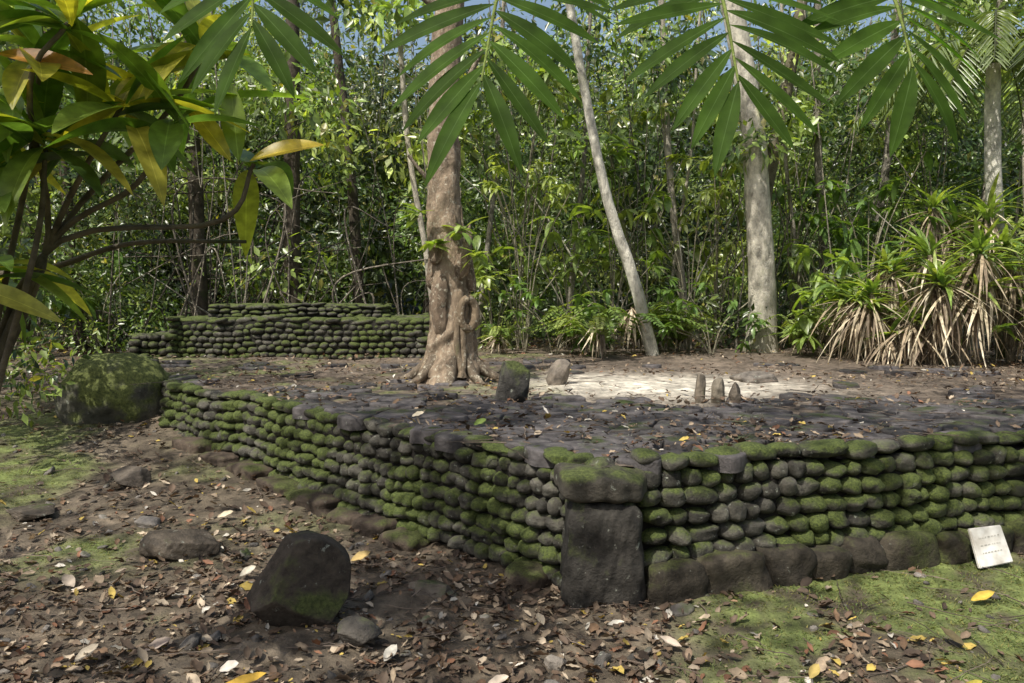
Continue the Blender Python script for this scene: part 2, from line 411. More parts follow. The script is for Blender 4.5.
# ---------------------------------------------------------------- altar
alt = empty('stone_altar')
A = Acc(); B = Acc()
def box(acc, x0,x1,y0,y1,z0,z1,col):
    v = np.array([[x,y,z] for z in (z0,z1) for y in (y0,y1) for x in (x0,x1)])
    acc.add(v, [np.array([[0,1,5,4],[1,3,7,5],[3,2,6,7],[2,0,4,6],[4,5,7,6],[2,3,1,0]])], col)
def tier(x0,x1,y0,y1,zb,zt,rows):
    rh = (zt-zb)/rows; p = [np.array(q,float) for q in ((x0,y0),(x1,y0),(x1,y1),(x0,y1))]
    for a, b in ((0,1),(1,2),(3,0)):
        wall_run(A, p[a], p[b], zt, rows, rh, (.09,.17), .1, 2, .008, zmin=zb-.1)
    box(B, x0+.06,x1-.06,y0+.06,y1-.06,zb-.1,zt-.05,(.03,.028,.022))
    for _ in range(int((x1-x0)*(y1-y0)*26)):
        stone(A, [U(x0+.08,x1-.08),U(y0+.08,y1-.05),zt-.035], [[1,0,0],[0,1,0],[0,0,1]], [U(.08,.15),U(.08,.14),.035], stone_col(), 2, 3, .08)
tier(-4.75,-1.2,10.7,12.3,.64,1.22,7)
tier(-4.3,-1.85,11.1,12.2,1.20,1.40,3)
tier(-5.35,-4.80,10.9,12.2,.6,.98,4)
A.obj('altar_stones', M_wall, alt); B.obj('altar_core', M_soil, alt, False)
# ---------------------------------------------------------------- rocks
def add_rock(name, x, y, r, m, z=None, lift=.45, **k):
    z0 = float(gz(x,y)) if z is None else z
    c = k.pop('col', (.085,.075,.064)); v, f = rock([x,y,z0+r[2]*lift], r, **k)
    a = Acc(); a.add(v, [f], c); return a.obj(name, m)
add_rock('mossy_boulder', -4.02,7.85,[.56,.42,.43], M_moss, planes=6, keep=.82, kmax=.97, seed=6, rough=.03, col=(.10,.095,.075), lift=.42)
add_rock('rock', -1.03,3.72,[.27,.22,.30], M_rock, planes=13, seed=21, rough=.016, col=(.065,.052,.04), lift=.40, taper=.16)
add_rock('rock', -1.98,4.65,[.26,.18,.09], M_pave, planes=12, seed=3, rough=.03, col=(.075,.06,.045))
add_rock('rock', -.70,3.45,[.11,.1,.08], M_rock, planes=10, seed=8, rough=.02)
add_rock('rock', -2.95,5.95,[.15,.12,.10], M_pave, planes=12, seed=9, rough=.02, col=(.11,.09,.07))
add_rock('rock', -3.35,5.35,[.20,.14,.05], M_pave, planes=12, seed=10, rough=.02, col=(.08,.065,.05))
add_rock('rock', -.42,4.05,[.14,.1,.04], M_pave, planes=12, seed=15, rough=.02, col=(.15,.125,.10))
add_rock('rock', .18,3.28,[.06,.05,.035], M_pave, planes=10, seed=16, sub=4, col=(.22,.19,.16))
add_rock('rock', 6.4,9.2,[.35,.3,.3], M_rock, planes=10, seed=17, col=(.16,.15,.13))
for i,(x,y,r,c,sd_) in enumerate([(-.01,6.42,(.155,.085,.20),(.06,.056,.05),52),(.46,7.6,(.11,.08,.15),(.16,.135,.11),32),
        (1.58,6.5,(.05,.05,.135),(.15,.125,.095),33),(1.71,6.42,(.055,.05,.115),(.17,.145,.11),34),(1.84,6.40,(.05,.05,.10),(.11,.09,.07),35),
        (2.45,7.9,(.22,.18,.06),(.15,.13,.11),36)]):
    v, f = rock([0,0,0], r, planes=10, seed=sd_, rough=.03, sub=4, p=3.6, keep=.7, kmax=.98, taper=.06)
    v = v.copy(); v[:,0] += v[:,2]*(.12 if i==0 else .25 if i==1 else .0)
    a = Acc(); a.add(v+[x,y,HP-.03+r[2]*.72], [f], c); a.obj('standing_stone' if i<5 else 'flat_stone', M_rock if i==0 else M_pave)
# ---------------------------------------------------------------- plaque
pl = empty('stone_plaque'); m, nt, N, Lk = mat('plaque_paint')
o_ = node(N,'ShaderNodeOutputMaterial'); p = node(N,'ShaderNodeBsdfPrincipled'); no = node(N,'ShaderNodeTexNoise'); no.inputs['Scale'].default_value=9; no.inputs['Detail'].default_value=8
cr = node(N,'ShaderNodeValToRGB'); cr.color_ramp.elements[0].position=.35; cr.color_ramp.elements[0].color=(.46,.42,.36,1); cr.color_ramp.elements[1].position=.6; cr.color_ramp.elements[1].color=(.80,.78,.74,1)
tc = node(N,'ShaderNodeTexCoord'); Lk.new(tc.outputs['Object'], no.inputs['Vector']); Lk.new(no.outputs['Fac'], cr.inputs[0]); Lk.new(cr.outputs[0], p.inputs['Base Color']); p.inputs['Roughness'].default_value=.6; Lk.new(p.outputs[0], o_.inputs[0])
bm = bmesh.new(); bmesh.ops.create_cube(bm, size=1)
for v in bm.verts: v.co = Vector((v.co.x*.235, v.co.y*.022, v.co.z*.225))
for v in bm.verts:
    if v.co.z > 0: v.co.x *= .93
    if v.co.z > 0 and v.co.x > 0: v.co.z -= .012
bmesh.ops.bevel(bm, geom=bm.edges[:], offset=.005, segments=2, affect='EDGES')
me = bpy.data.meshes.new('board'); bm.to_mesh(me); bm.free(); me.materials.append(m)
bo = bpy.data.objects.new('board', me); scene.collection.objects.link(bo); bo.parent = pl
px_, py_ = 2.76, 4.42
pl.location = (px_, py_, float(gz(px_,py_))+.125); pl.rotation_euler = (math.radians(-20), math.radians(-5), math.radians(14))
a = Acc()
for r in range(3):
    x = -.07
    while x < .07:
        w = U(.006,.016); zc = .05-r*.042
        box(a, x, x+w, -.0135, -.0125, zc-.003, zc+.003, (.48,.46,.42)); x += w+U(.006,.014)
a.obj('worn_lettering', M_dry, pl, False)
# ---------------------------------------------------------------- litter
PAL = [(.13,.088,.060)]*5+[(.19,.135,.093)]*5+[(.09,.064,.046)]*6+[(.28,.215,.15)]*3+[(.42,.34,.25)]*2+[(.54,.50,.43),(.20,.125,.075),(.22,.11,.065),(.46,.34,.09)]
def litter(name, n, sampler, zf, mats=M_dry, size=(.03,.085), pal=None, curl=(-.5,.9)):
    x, y = sampler(n); z = zf(x, y)
    a = U(0, 2*math.pi, len(x)); tilt = rng.normal(0,.25,len(x))
    d = np.stack([np.cos(a), np.sin(a), tilt], 1); nr = np.stack([rng.normal(0,.35,len(x)), rng.normal(0,.35,len(x)), np.ones(len(x))], 1)
    L = U(0,1,len(x))**1.6*(size[1]-size[0])+size[0]; W = L*U(.35,.65,len(x))
    pal = np.array(pal if pal is not None else PAL); c = pal[rng.integers(0,len(pal),len(x))]*U(.5,1.15,(len(x),1))
    A = Acc(); leaves(A, np.stack([x,y,z+.006+U(0,.012,len(x))],1), d, nr, L, W, U(*curl,len(x))*.5, c, T_LIT)
    return A.obj(name, mats)
def samp_ground(n):
    y = 1.7+9.5*U(0,1,n)**1.5; x = U(-.72,.72,n)*(y+.4)
    d = inside(x, y, POLY); gmk = greenmask(x,y)
    k = (~d)&(U(0,1,n) > gmk*.94)&(fbm(x*1.8,y*1.8,77)+U(-.25,.25,n) > .36); return x[k], y[k]
litter('leaf_litter', 48000, samp_ground, gz, size=(.016,.085))
def samp_top(n):
    y = 4+8.4*U(0,1,n)**1.1; x = U(-.7,.7,n)*y
    e = ((x-1.35)/1.4)**2+((y-7.5)/.9)**2
    k = inside(x,y,SPv)&(fbm(x*1.6,y*1.6,79)+U(-.2,.2,n) > .48+.05*(y<6))&((e>1)|(U(0,1,n)<.2)); return x[k], y[k]
litter('leaf_litter', 14000, samp_top, lambda x,y: np.maximum(topz(x,y), HP-.005)+.002, size=(.02,.075))
def samp_back(n):
    y = U(12,17,n); x = U(-.75,.75,n)*y; return x, y
litter('leaf_litter', 9000, samp_back, gz, size=(.04,.13))
A = Acc()
for (x,y,a,L,W,c) in [(-.86,2.86,-.35,.26,.09,(.66,.46,.15)),(-1.16,2.98,.1,.2,.05,(.60,.38,.06)),(-1.02,2.90,.3,.16,.05,(.58,.50,.30)),(-.55,3.25,1.2,.10,.05,(.6,.56,.48)),(-2.3,4.0,2.4,.12,.06,(.3,.25,.2)),
        (1.75,2.95,.4,.11,.04,(.35,.3,.05)),(-.1,3.05,.2,.09,.04,(.5,.42,.34)),(2.35,3.9,.2,.13,.05,(.5,.36,.06)),(-.25,5.05,.7,.10,.05,(.22,.30,.07)),(-1.6,3.3,.5,.11,.05,(.30,.24,.2)),
        (.75,3.35,2.7,.10,.04,(.45,.37,.3)),(-.95,4.5,.5,.12,.06,(.42,.3,.12)),(2.9,4.2,.3,.12,.06,(.42,.3,.15)),(2.0,3.35,2,.12,.05,(.1,.08,.04)),(-1.2,3.1,0.3,.08,.05,(.5,.45,.4)),
        (-1.5,4.2,.9,.10,.05,(.5,.45,.36)),(-.7,5.4,.2,.09,.05,(.55,.48,.36)),(.15,3.6,1.9,.08,.04,(.5,.42,.3)),(1.2,3.05,.9,.09,.04,(.4,.3,.1)),(-1.85,3.2,1.1,.11,.05,(.4,.34,.26)),(-2.0,5.2,.3,.11,.05,(.5,.42,.3))]:
    ins_ = bool(inside(np.array(x),np.array(y))); z = HP+.02 if ins_ else float(gz(x,y))+.03
    leaves(A, [[x,y,z]], [[math.cos(a),math.sin(a),.1]], [[.1,-.5,1]], L, W, .25, c, tmpl_lance(10,.5,.5,.05))
A.obj('fallen_leaves', M_dry)
A = Acc()
for _ in range(500):
    y = 1.9+6*U()**1.4; x = U(-.68,.68)*(y+.3)
    if inside(np.array(x),np.array(y)): continue
    s = U(.006,.020)*(1+U()**6*2); b = U(.07,.22); stone(A, [x,y,float(gz(x,y))+s*.1], [[1,0,0],[0,1,0],[0,0,1]], [s*U(1,1.6),s,s*U(.5,.9)], (b,b*.9,b*.8), 1 if s<.012 else 3, 2.8, .15, 1)
A.obj('pebbles', M_pave)
A = Acc()
for _ in range(620):
    y = 1.9+7*U()**1.3; x = U(-.68,.68)*(y+.3); on = bool(inside(np.array(x),np.array(y)))
    a = U(0,6.3); L = U(.05,.4); n = 6; t = np.linspace(0,L,n)
    px = x+np.cos(a)*t+rng.normal(0,.006,n); py = y+np.sin(a)*t+rng.normal(0,.006,n)
    pz = (np.full(n,HP+.02) if on else gz(px,py)+.012)+U(0,.012)
    b = U(.06,.24); tube(A, np.stack([px,py,pz],1), np.linspace(1,.5,n)*U(.0015,.004), (b,b*.78,b*.62), 5)
A.obj('fallen_twigs', M_dry)
n = 150000; y = U(2.0,8.5,n); x = U(-.75,.75,n)*y
k = (~inside(x,y))&(greenmask(x,y)*U(.3,1,n) > .32); x, y = x[k], y[k]; n = len(x)
a = U(0,6.3,n); A = Acc()
cg = np.array([.15,.185,.055])*U(.4,1.45,(n,1)); cg[:,0] *= U(.8,1.4,n)
leaves(A, np.stack([x,y,gz(x,y)-.003],1), np.stack([np.cos(a)*.8,np.sin(a)*.8,U(.4,1.2,n)],1), np.stack([-np.cos(a),-np.sin(a),np.ones(n)],1), U(.010,.032,n), U(.003,.007,n), -.3, cg, T_S)
A.obj('grass', M_grass)
# ---------------------------------------------------------------- foliage generator
PALF = np.array([(.065,.110,.024),(.09,.148,.030),(.13,.19,.040),(.042,.075,.026),(.18,.24,.058),(.10,.14,.048),(.26,.31,.09)])
def clumps(acc, cs, rs, cnt, size, cols, asp=(.3,.5), droop=.35, T=T_S, upn=.9, face=0.0):
    cs = np.asarray(cs); N = len(cs); idx = np.repeat(np.arange(N), cnt); n = len(idx)
    dr = nz(rng.normal(size=(n,3))); rad = U(0,1,n)**.45
    pos = cs[idx]+dr*rad[:,None]*rs[idx]
    d = nz(dr*.7+rng.normal(size=(n,3))*.6+np.array([0,0,-droop])); nr = np.array([-.3*face,-face,upn])+rng.normal(size=(n,3))*.55+dr*.3
    L = size[idx]*U(.6,1.3,n); W = L*U(*asp,n)
    c = cols[idx]*U(.45,1.65,(n,1)); yel = U(0,1,n)<.03; c[yel] = np.array([.36,.33,.09])
    leaves(acc, pos, d, nr, L, W, U(-.3,.1,n), c, T)
def forest(name, n, yr, ztop, zbot, rr, cnt, size, xw=.80, dens=None, bright=1.0, xr=None):
    A = Acc(); y = U(*yr,n); x = (U(*xr,n) if xr else U(-xw,xw,n))*y; g = gz(x,y)
    z = g+zbot+(ztop(y)-g-zbot)*U(0,1,n)
    if dens is not None:
        k = U(0,1,n) < dens(x,y,z); x,y,z = x[k],y[k],z[k]; n = len(x)
    r = U(*rr,n); rs = np.stack([r,r,r*U(.5,.9,n)],1)
    c = PALF[rng.integers(0,len(PALF),n)]*U(.7,1.35,(n,1))*bright  # bright puts sunlit upper layers and dark forest depth into leaf colour
    clumps(A, np.stack([x,y,z],1), rs, np.maximum((cnt*r**1.6).astype(int), 20), U(*size,n), c, face=.7, upn=.8)
    return A.obj(name, M_leaf)
def d1(x,y,z):
    q = fbm(x*.42,z*.55,17); p = (.30+.70*sst(1.0,3.2,z))*(.02+2.1*sst(.42,.58,q))
    return p
forest('forest_foliage', 980, (13.0,18), lambda y: 1.9+.37*y, .1, (.30,.95), 330, (.055,.19), .80, d1, 1.25)
forest('forest_foliage', 80, (11.6,13.0), lambda y: 6.6+0*y, 3.0, (.35,.75), 260, (.10,.24), .72, None, 1.35)
forest('forest_foliage', 80, (11.2,13.5), lambda y: 3.8+0*y, .2, (.3,.6), 260, (.06,.13), .72, None, 1.0, (-.74,-.46))
forest('forest_foliage', 60, (11.9,13.4), lambda y: 1.5+0*y, 0, (.2,.45), 300, (.07,.16), .72, None, 1.0, (-.1,.74))
forest('forest_foliage', 430, (18.5,25), lambda y: 1.6+.31*y, .3, (.7,1.6), 160, (.14,.30), .85, None, .6)
forest('forest_foliage', 340, (26,34), lambda y: 1.0+.27*y, 0, (1.5,3), 70, (.35,.6), .9, None, .45)
# ---------------------------------------------------------------- trunks
def trunk(name, pts, r0, r1, col, m=M_bark, k=18, n=60, rough=.12, flute=None, seed=0, extra=None, taper=1.0):
    e = empty(name); A = Acc(); P = spline(pts, n); t = np.linspace(0,1,n)
    P[:,0] += (fbm(t*6, t*0+seed, 5)-.5)*.06; R = r0+(r1-r0)*t**taper
    tube(A, P, R, np.array(col), k, rough, flute, seed)
    if extra: extra(A, P, R)
    A.obj('trunk', m, e); return e, P
def crown(e, c, rad, n, cnt=120, size=(.12,.24), pal=None):
    A = Acc(); dr = nz(rng.normal(size=(n,3))); cs = np.array(c)+dr*(U(0,1,n)**.4)[:,None]*np.array(rad)
    r = U(.4,.9,n); clumps(A, cs, np.stack([r,r,r*.6],1), cnt, U(*size,n), PALF[rng.integers(0,len(PALF),n)]); A.obj('crown', M_leaf, e)
def fl_main(t, a):
    b = np.exp(-t*16); s = np.exp(-((t-.14)/.05)**2)
    return 1+b*(.40+.45*np.abs(np.sin(a*2.5+.6)))+.10*np.sin(a*3+t*8)*np.exp(-t*4)+s*.18*np.maximum(np.cos(a-.6),0)
def ex_main(A, P, R):
    for i in range(14):
        a = U(0,6.3); z = U(.9,2.1)
        stone(A, [-.62+math.cos(a)*.17, 7.98+math.sin(a)*.17-.02, z], [[1,0,0],[0,1,0],[0,0,1]], [U(.05,.09),U(.04,.08),U(.12,.30)], np.array([.21,.155,.11])*U(.6,1.1), 3, 2.2, .14, .3)
    for q in range(9):
        a0 = U(0,6.3); tw = U(-1.2,1.2); z0, z1 = .72, U(1.5,2.6); t = np.linspace(0,1,24); zz = z0+(z1-z0)*t
        rr = np.interp(zz, P[:,2], R)*(1.03+.5*np.exp(-(zz-.7)*5)); cx = np.interp(zz, P[:,2], P[:,0]); cy = np.interp(zz, P[:,2], P[:,1])
        aa = a0+tw*t+.2*np.sin(t*9+q)
        tube(A, np.stack([cx+np.cos(aa)*rr, cy+np.sin(aa)*rr, zz],1), .038*(1-t*.6), np.array([.25,.19,.13])*U(.7,1.1), 8, .2, seed=q)
    for a in np.linspace(0,6.28,9)[:-1]:
        a += U(-.2,.2); L = U(.25,.5); t = np.linspace(0,1,10)
        px = -.62+np.cos(a)*(.18+t*L); py = 7.98+np.sin(a)*(.18+t*L)
        tube(A, np.stack([px,py,HP+.22*(1-t)**2.2-.04*t],1), .075*(1-t*.75), (.16,.125,.09), 8, .15, seed=a)
    for (z,dx,dz,r) in [(2.6,-.35,.35,.03),(3.4,.4,.6,.04),(4.4,-.6,.5,.05),(4.8,.7,.6,.05)]:
        b = P[np.argmin(abs(P[:,2]-z))]; tube(A, spline([b, b+[dx*.5,-.05,dz*.4], b+[dx,-.1,dz]],10), np.linspace(r,r*.5,10), (.2,.16,.12), 8, .1)
tree, P = trunk('forest_tree', [(-.62,7.98,.62),(-.60,8.0,1.3),(-.66,8.02,2.2),(-.70,8.05,3.2),(-.64,8.1,4.4),(-.5,8.2,6.2),(-.3,8.3,8.5)], .215, .12, (.27,.205,.145), M_bark, 48, 150, .16, fl_main, 3, ex_main, .8)
A = Acc()
th = np.linspace(0,2*math.pi,22); tube(A, np.stack([-.44+.075*np.cos(th)*1.0, 7.84+.03*np.cos(th), 1.36+.15*np.sin(th)],1), .045, (.2,.15,.10), 10, .25, seed=2)
A.obj('burl', M_bark, tree)
crown(tree, (-.4,8.6,9.6), (2.0,1.4,1.0), 16, 110)
trunk('forest_tree', [(3.85,12,.4),(3.82,12,1.6),(3.72,12,3.0),(3.62,12,4.2),(3.3,12.1,6),(2.6,12.2,9)], .21, .15, (.50,.46,.38), M_barkm, 26, 90, .1, lambda t,a: 1+np.exp(-t*14)*.5, 7)
trunk('forest_tree', [(4.0,12.5,.4),(4.02,12.4,1.6),(3.95,12.4,2.8),(4.3,12.6,4.5),(4.8,12.9,7)], .16, .08, (.12,.105,.07), M_bark2, 14, 50, .1, None, 8)
trunk('forest_tree', [(2.05,11.2,.5),(1.88,11.2,1.3),(1.55,11.2,2.3),(1.25,11.2,3.3),(.9,11.2,5),(.4,11.3,8)], .095, .055, (.55,.52,.44), M_barkm, 14, 60, .1, None, 9)
for (x,y,r,dx) in [(-5.15,13.0,.14,-.1),(-3.72,13.2,.16,.05),(-2.75,14.6,.11,-.25),(-8.2,13,.14,.3),(-7.2,13.0,.10,-.2),(-1.6,14.5,.1,.2)]:
    trunk('forest_tree', [(x,y,.4),(x+dx*.5,y,2),(x+dx,y,4),(x+dx*2,y,6.5),(x+dx*3,y,9)], r, r*.6, (.075,.06,.045), M_bark2, 14, 40, .15, None, x)
for (x,y,r,dx,c) in [(-1.1,12.4,.055,-.6,.42),(-.6,13.0,.05,.4,.25),(.9,13.2,.05,.35,.18),(5.3,13,.08,-.3,.2),(6.0,13.4,.08,.4,.15),(3.0,13.0,.07,-.5,.35),(7.7,13,.09,.2,.25),(8.6,12.8,.09,-.3,.38),(2.5,13.0,.03,.5,.35),(4.9,12.9,.035,-.5,.35)]:
    trunk('forest_tree', [(x,y,.4),(x+dx*.4,y,2),(x+dx*.9,y,4),(x+dx*1.2,y,6.5),(x+dx*2,y,9)], r, r*.6, (c,c*.90,c*.74), M_bark, 12, 40, .12, None, x)
A = Acc()
for i in range(60):
    y = U(12.0,15); x = U(-.62,.68)*y
    if U()<.5: x = U(.3,7.5)
    lean = rng.normal(0,1.1); h = U(1.2,5); g = float(gz(x,y)); b = U(.05,.34)
    P = spline([(x,y,g-.1),(x+lean*.3,y+U(-.2,.2),g+h*.3),(x+lean*.8,y+U(-.3,.3),g+h*.65),(x+lean*1.6,y+U(-.4,.4),g+h)],16)
    tube(A, P, np.linspace(1,.4,16)*U(.006,.022), (b,b*.94,b*.76), 6)
A.obj('saplings', M_bark)
A = Acc()
for i in range(46):
    y = U(11.8,13.6); x = U(-.66,.68)*y; zt_ = U(5.5,7.5); zb_ = U(.6,3.2); sw = U(-1.6,1.6); b = U(.05,.26)
    P = spline([(x,y,zt_),(x+sw*.2,y,zt_*.7+zb_*.3-U(0,.6)),(x+sw*.6,y+.1,zb_+.3*U(0,1)),(x+sw,y,zb_+U(.0,2.2))],22)
    tube(A, P, U(.004,.013), (b,b*.9,b*.72), 5)
A.obj('hanging_vines', M_bark)
A = Acc()
for i in range(65):
    y = U(11.8,14); x = U(-.68,-.12)*y; g = float(gz(x,y)); r1_, r2_, h = U(-1.6,1.6), U(-2.4,2.4), U(.6,3)
    P = spline([(x,y,g),(x+r1_*.6,y+U(-.3,.3),g+h),(x+r2_,y+U(-.4,.4),g+h*U(.4,1.4))],16); b = U(.04,.2)
    tube(A, P, np.linspace(1,.35,16)*U(.008,.028), (b,b*.85,b*.68), 6)
A.obj('tangled_branches', M_bark)
# ---------------------------------------------------------------- understory plants
def rosette(acc, c, n, L, W, cols, elev=(.1,1.2), curl=(-.7,-.3), T=T_LONG):
    a = U(0,6.3,n); e = U(*elev,n); d = np.stack([np.cos(a)*np.cos(e),np.sin(a)*np.cos(e),np.sin(e)],1)
    nr = np.stack([-np.cos(a)*np.sin(e),-np.sin(a)*np.sin(e),np.cos(e)],1)+rng.normal(0,.15,(n,3))
    cols = np.atleast_2d(cols); cc = cols[rng.integers(0,len(cols),n)]*U(.65,1.3,(n,1))
    leaves(acc, np.repeat([c],n,0)+rng.normal(0,.02,(n,3)), d, nr, U(*L,n), U(*W,n), U(*curl,n), cc, T)
def frond(acc, P, nl, Ll, Wl, col, up=(0,0,1), ang=.5, T=T_S, tipf=.5, stemcol=(.08,.09,.03), stemr=.008, curl=-.15):
    P = spline(P, nl); Tn = nz(np.gradient(P,axis=0)); tube(acc, P, np.linspace(stemr,stemr*.3,nl), stemcol, 5)
    S = nz(np.cross(Tn, np.asarray(up,float))); Nn = np.cross(S,Tn)
    t = np.linspace(0,1,nl); prof = (1-(1-tipf)*t**2)*sst(-.3,.25,t)
    for sg in (-1,1):
        m = slice(2,None); n = len(P[m]); d = S[m]*sg*math.cos(ang)+Tn[m]*(math.sin(ang)+t[m][:,None]*.5)+rng.normal(0,.05,(n,3))
        leaves(acc, P[m], d, Nn[m]+rng.normal(0,.12,(n,3)), Ll*prof[m]*U(.9,1.1,n), Wl, curl, np.asarray(col)*U(.75,1.3,(n,1)), T)
GL = [(.16,.24,.055),(.21,.29,.075),(.11,.185,.045),(.28,.34,.10)]
DRY = [(.42,.35,.24),(.27,.21,.14),(.52,.45,.33),(.17,.13,.09)]
for (x,y,h,s) in [(5.55,9.6,1.4,1.),(6.35,9.9,1.75,1.05),(5.0,10.4,1.3,.8),(6.9,9.2,1.1,1.),(5.9,10.6,2.0,1.0),(4.9,9.9,.9,.6)]:
    e = empty('pandanus_shrub'); g = float(gz(x,y)); A = Acc(); B = Acc(); D = Acc()
    for q in range(6):
        hx, hy, hz = x+U(-.5,.5), y+U(-.3,.3), g+h*U(.45,1.1)
        tube(B, spline([(x,y,g),(x+(hx-x)*.4,y+(hy-y)*.4,g+h*.5),(hx,hy,hz)],10), .03, (.2,.17,.12), 7)
        rosette(A, [hx,hy,hz], 20, (.35*s,.65*s), (.04,.075), GL, (.1,1.3))
        rosette(D, [hx,hy,hz-.05], 44, (.3,.85), (.018,.04), DRY, (-1.5,.1), (-1.1,-.1))
    rosette(A, [x+U(-.4,.4),y-.35,g+U(.3,.8)], 9, (.14,.30), (.05,.09), GL, (-.6,.7), (-.5,-.1), T_L)
    A.obj('leaves', M_leaf, e); B.obj('stems', M_bark, e); D.obj('dead_leaves', M_dry, e)
for (x,y,s) in [(1.2,10.7,1.0),(1.75,11.4,1.3),(.85,11.6,.9),(2.5,11.8,1.0),(5.0,11.6,1.1),(7.8,10.4,1.1),(4.2,11.3,.8),(-.2,11.4,.6)]:
    e = empty('fern'); A = Acc(); D = Acc(); g = float(gz(x,y))+(.05 if y<12.5 else 0)
    for q in range(17):
        a = U(0,6.3); L = U(.6,1.0)*s; el = U(.6,1.2); dx,dy = math.cos(a),math.sin(a)
        frond(A, [(x,y,g+.1),(x+dx*L*.4,y+dy*L*.4,g+.1+L*.6*el),(x+dx*L*.95,y+dy*L*.95,g+.1+L*.45*el)], 18, .17*s, .04*s, GL[rng.integers(0,4)], tipf=.3)
    rosette(D, [x,y,g+.5*s], 34, (.35*s,.55*s), (.02,.05), DRY, (-1.5,-.3), (-.6,.1))
    A.obj('fronds', M_leaf, e); D.obj('dead_fronds', M_dry, e)
for (x,y,h,n) in [(.2,11.8,2.6,7),(.9,12.2,2.2,7),(1.6,12.4,3.0,8),(2.8,12.3,2.4,8),(3.3,12.6,3.2,8),(4.8,12.2,2.3,8),(5.6,12.3,3.1,9),(6.5,12.0,2.6,8),(7.4,11.6,3.2,8),(-.3,12.6,2.4,6),(-7.8,11.5,1.5,6),(-6.6,12.4,1.6,6),(2.1,12.7,3.6,9),(6.9,12.7,4.0,9),(.6,11.2,.9,6),(2.9,11.3,.9,6),(4.6,11.2,1.0,7),(.1,12.4,4.0,8),(4.6,12.8,4.2,9),(5.0,10.9,1.6,8)]:
    e = empty('young_tree'); A = Acc(); B = Acc(); g = float(gz(x,y)); c = GL[rng.integers(0,4)]
    big = U() < .5
    for q in range(n):
        hx,hy,hz = x+U(-.7,.7), y+U(-.5,.5), g+h*U(.35,1.1)
        tube(B, spline([(x,y,g),(x+(hx-x)*.3,y+(hy-y)*.3,g+(hz-g)*.6),(hx,hy,hz)],10), .010, (.22,.2,.14), 5)
        for w_ in range(3):
            o_x = rng.normal(0,.12,3)*np.array([1,1,1.4]); c2 = np.array([hx,hy,hz])+o_x
            rosette(A, c2, 5 if big else 10, (.20,.38) if big else (.12,.22), (.07,.13) if big else (.04,.08), c, (-.9,.4), (-.5,-.1), T_L)
    A.obj('leaves', M_leaf, e); B.obj('stems', M_bark, e)
e, P = trunk('palm_tree', [(6.75,10.6,.5),(6.62,10.6,1.6),(6.5,10.6,2.8),(6.42,10.6,4.1),(6.4,10.6,4.6)], .12, .085, (.56,.53,.46), M_barkm, 14, 50, .06, None, 33)
A = Acc()
for q in range(15):
    a = q*2*math.pi/15+U(-.15,.15); L = U(1.3,1.9); el = U(.1,.9); dx,dy = math.cos(a),math.sin(a)
    frond(A, [(6.4,10.6,4.6),(6.4+dx*L*.5,10.6+dy*L*.5,4.6+el*.7),(6.4+dx*L,10.6+dy*L,4.6+el*.7-L*.55)], 34, .5, .035, (.20,.26,.11), stemr=.02, curl=-.5, tipf=.4)
A.obj('fronds', M_leaf, e)
A = Acc()
for (x,y,z) in [(-.5,7.75,2.2),(-.75,7.75,2.05),(-.35,7.7,1.95),(-.9,7.8,2.35)]:
    rosette(A, [x,y,z], 14, (.13,.26), (.05,.09), [(.18,.27,.06),(.26,.33,.10)], (-.7,.7), (-.4,0), T_L)
A.obj('climbing_plant', M_leaf)
# ---------------------------------------------------------------- croton upper left
e = empty('croton_plant'); A = Acc(); B = Acc()
CR = [(.10,.19,.04),(.14,.24,.04),(.20,.29,.05),(.34,.37,.06),(.50,.46,.07),(.07,.13,.035),(.16,.26,.05),(.42,.40,.07)]
heads = [(-1.62,2.75,2.10),(-1.40,2.85,2.26),(-1.84,2.7,1.95),(-1.72,2.9,2.42),(-.98,3.0,2.08),(-1.85,2.75,1.66),(-1.2,3.1,2.52),(-2.0,2.8,2.2),(-1.5,2.7,2.5),(-1.25,2.9,2.2)]
for i,(x,y,z) in enumerate(heads):
    if i in (4,6,1,8,9): pts = [(-2.1,2.95,0),(-2.02,2.9,1.0),(-1.75,2.95,1.75),(x-.14,y,z-.22),(x,y,z)]
    else: pts = [(-2.05,2.9,0),(-1.98,2.88,z*.45),(x-.05,y,z-.35),(x,y,z)]
    tube(B, spline(pts,22), np.linspace(.016,.008,22), (.12,.10,.07), 8)
    rosette(A, [x,y,z], 16 if i not in (4,9) else 5, (.28,.50), (.08,.125), CR, (-.6,1.2), (-.6,-.12), T_C)
def lf(x,y,z,d,L,W,c,curl=-.2,n=(0,-.7,.7)): leaves(A, [[x,y,z]], [d], [n], L, W, curl, c, T_C)
lf(-.98,2.95,2.08,(1,0,.35),.28,.09,(.60,.46,.06),-.15)
lf(-1.02,2.95,2.08,(-.1,0,1),.30,.09,(.20,.28,.05),-.1)
lf(-1.05,2.95,2.08,(-.6,-.1,.9),.27,.08,(.52,.46,.07),-.1)
lf(-1.75,2.7,2.40,(1,-.1,-.15),.34,.09,(.52,.26,.07),-.1)
lf(-1.85,2.7,2.38,(-.6,-.1,.2),.30,.09,(.50,.24,.08),-.1)
lf(-1.9,2.7,1.62,(1,-.1,-.2),.34,.08,(.44,.44,.12),-.3)
tube(B, spline([(-2.3,3.1,1.65),(-1.9,3.15,1.68),(-1.55,3.2,1.79),(-1.1,3.25,1.80)],20), np.linspace(.016,.007,20), (.12,.10,.07), 8)
A.obj('leaves', M_croton, e); B.obj('stems', M_bark2, e)
forest_l = Acc(); n = 46; cs = np.stack([U(-6.2,-4.3,n),U(6.2,9,n),U(.6,4.4,n)],1); cs[:,0] = -cs[:,1]*U(.60,.80,n)
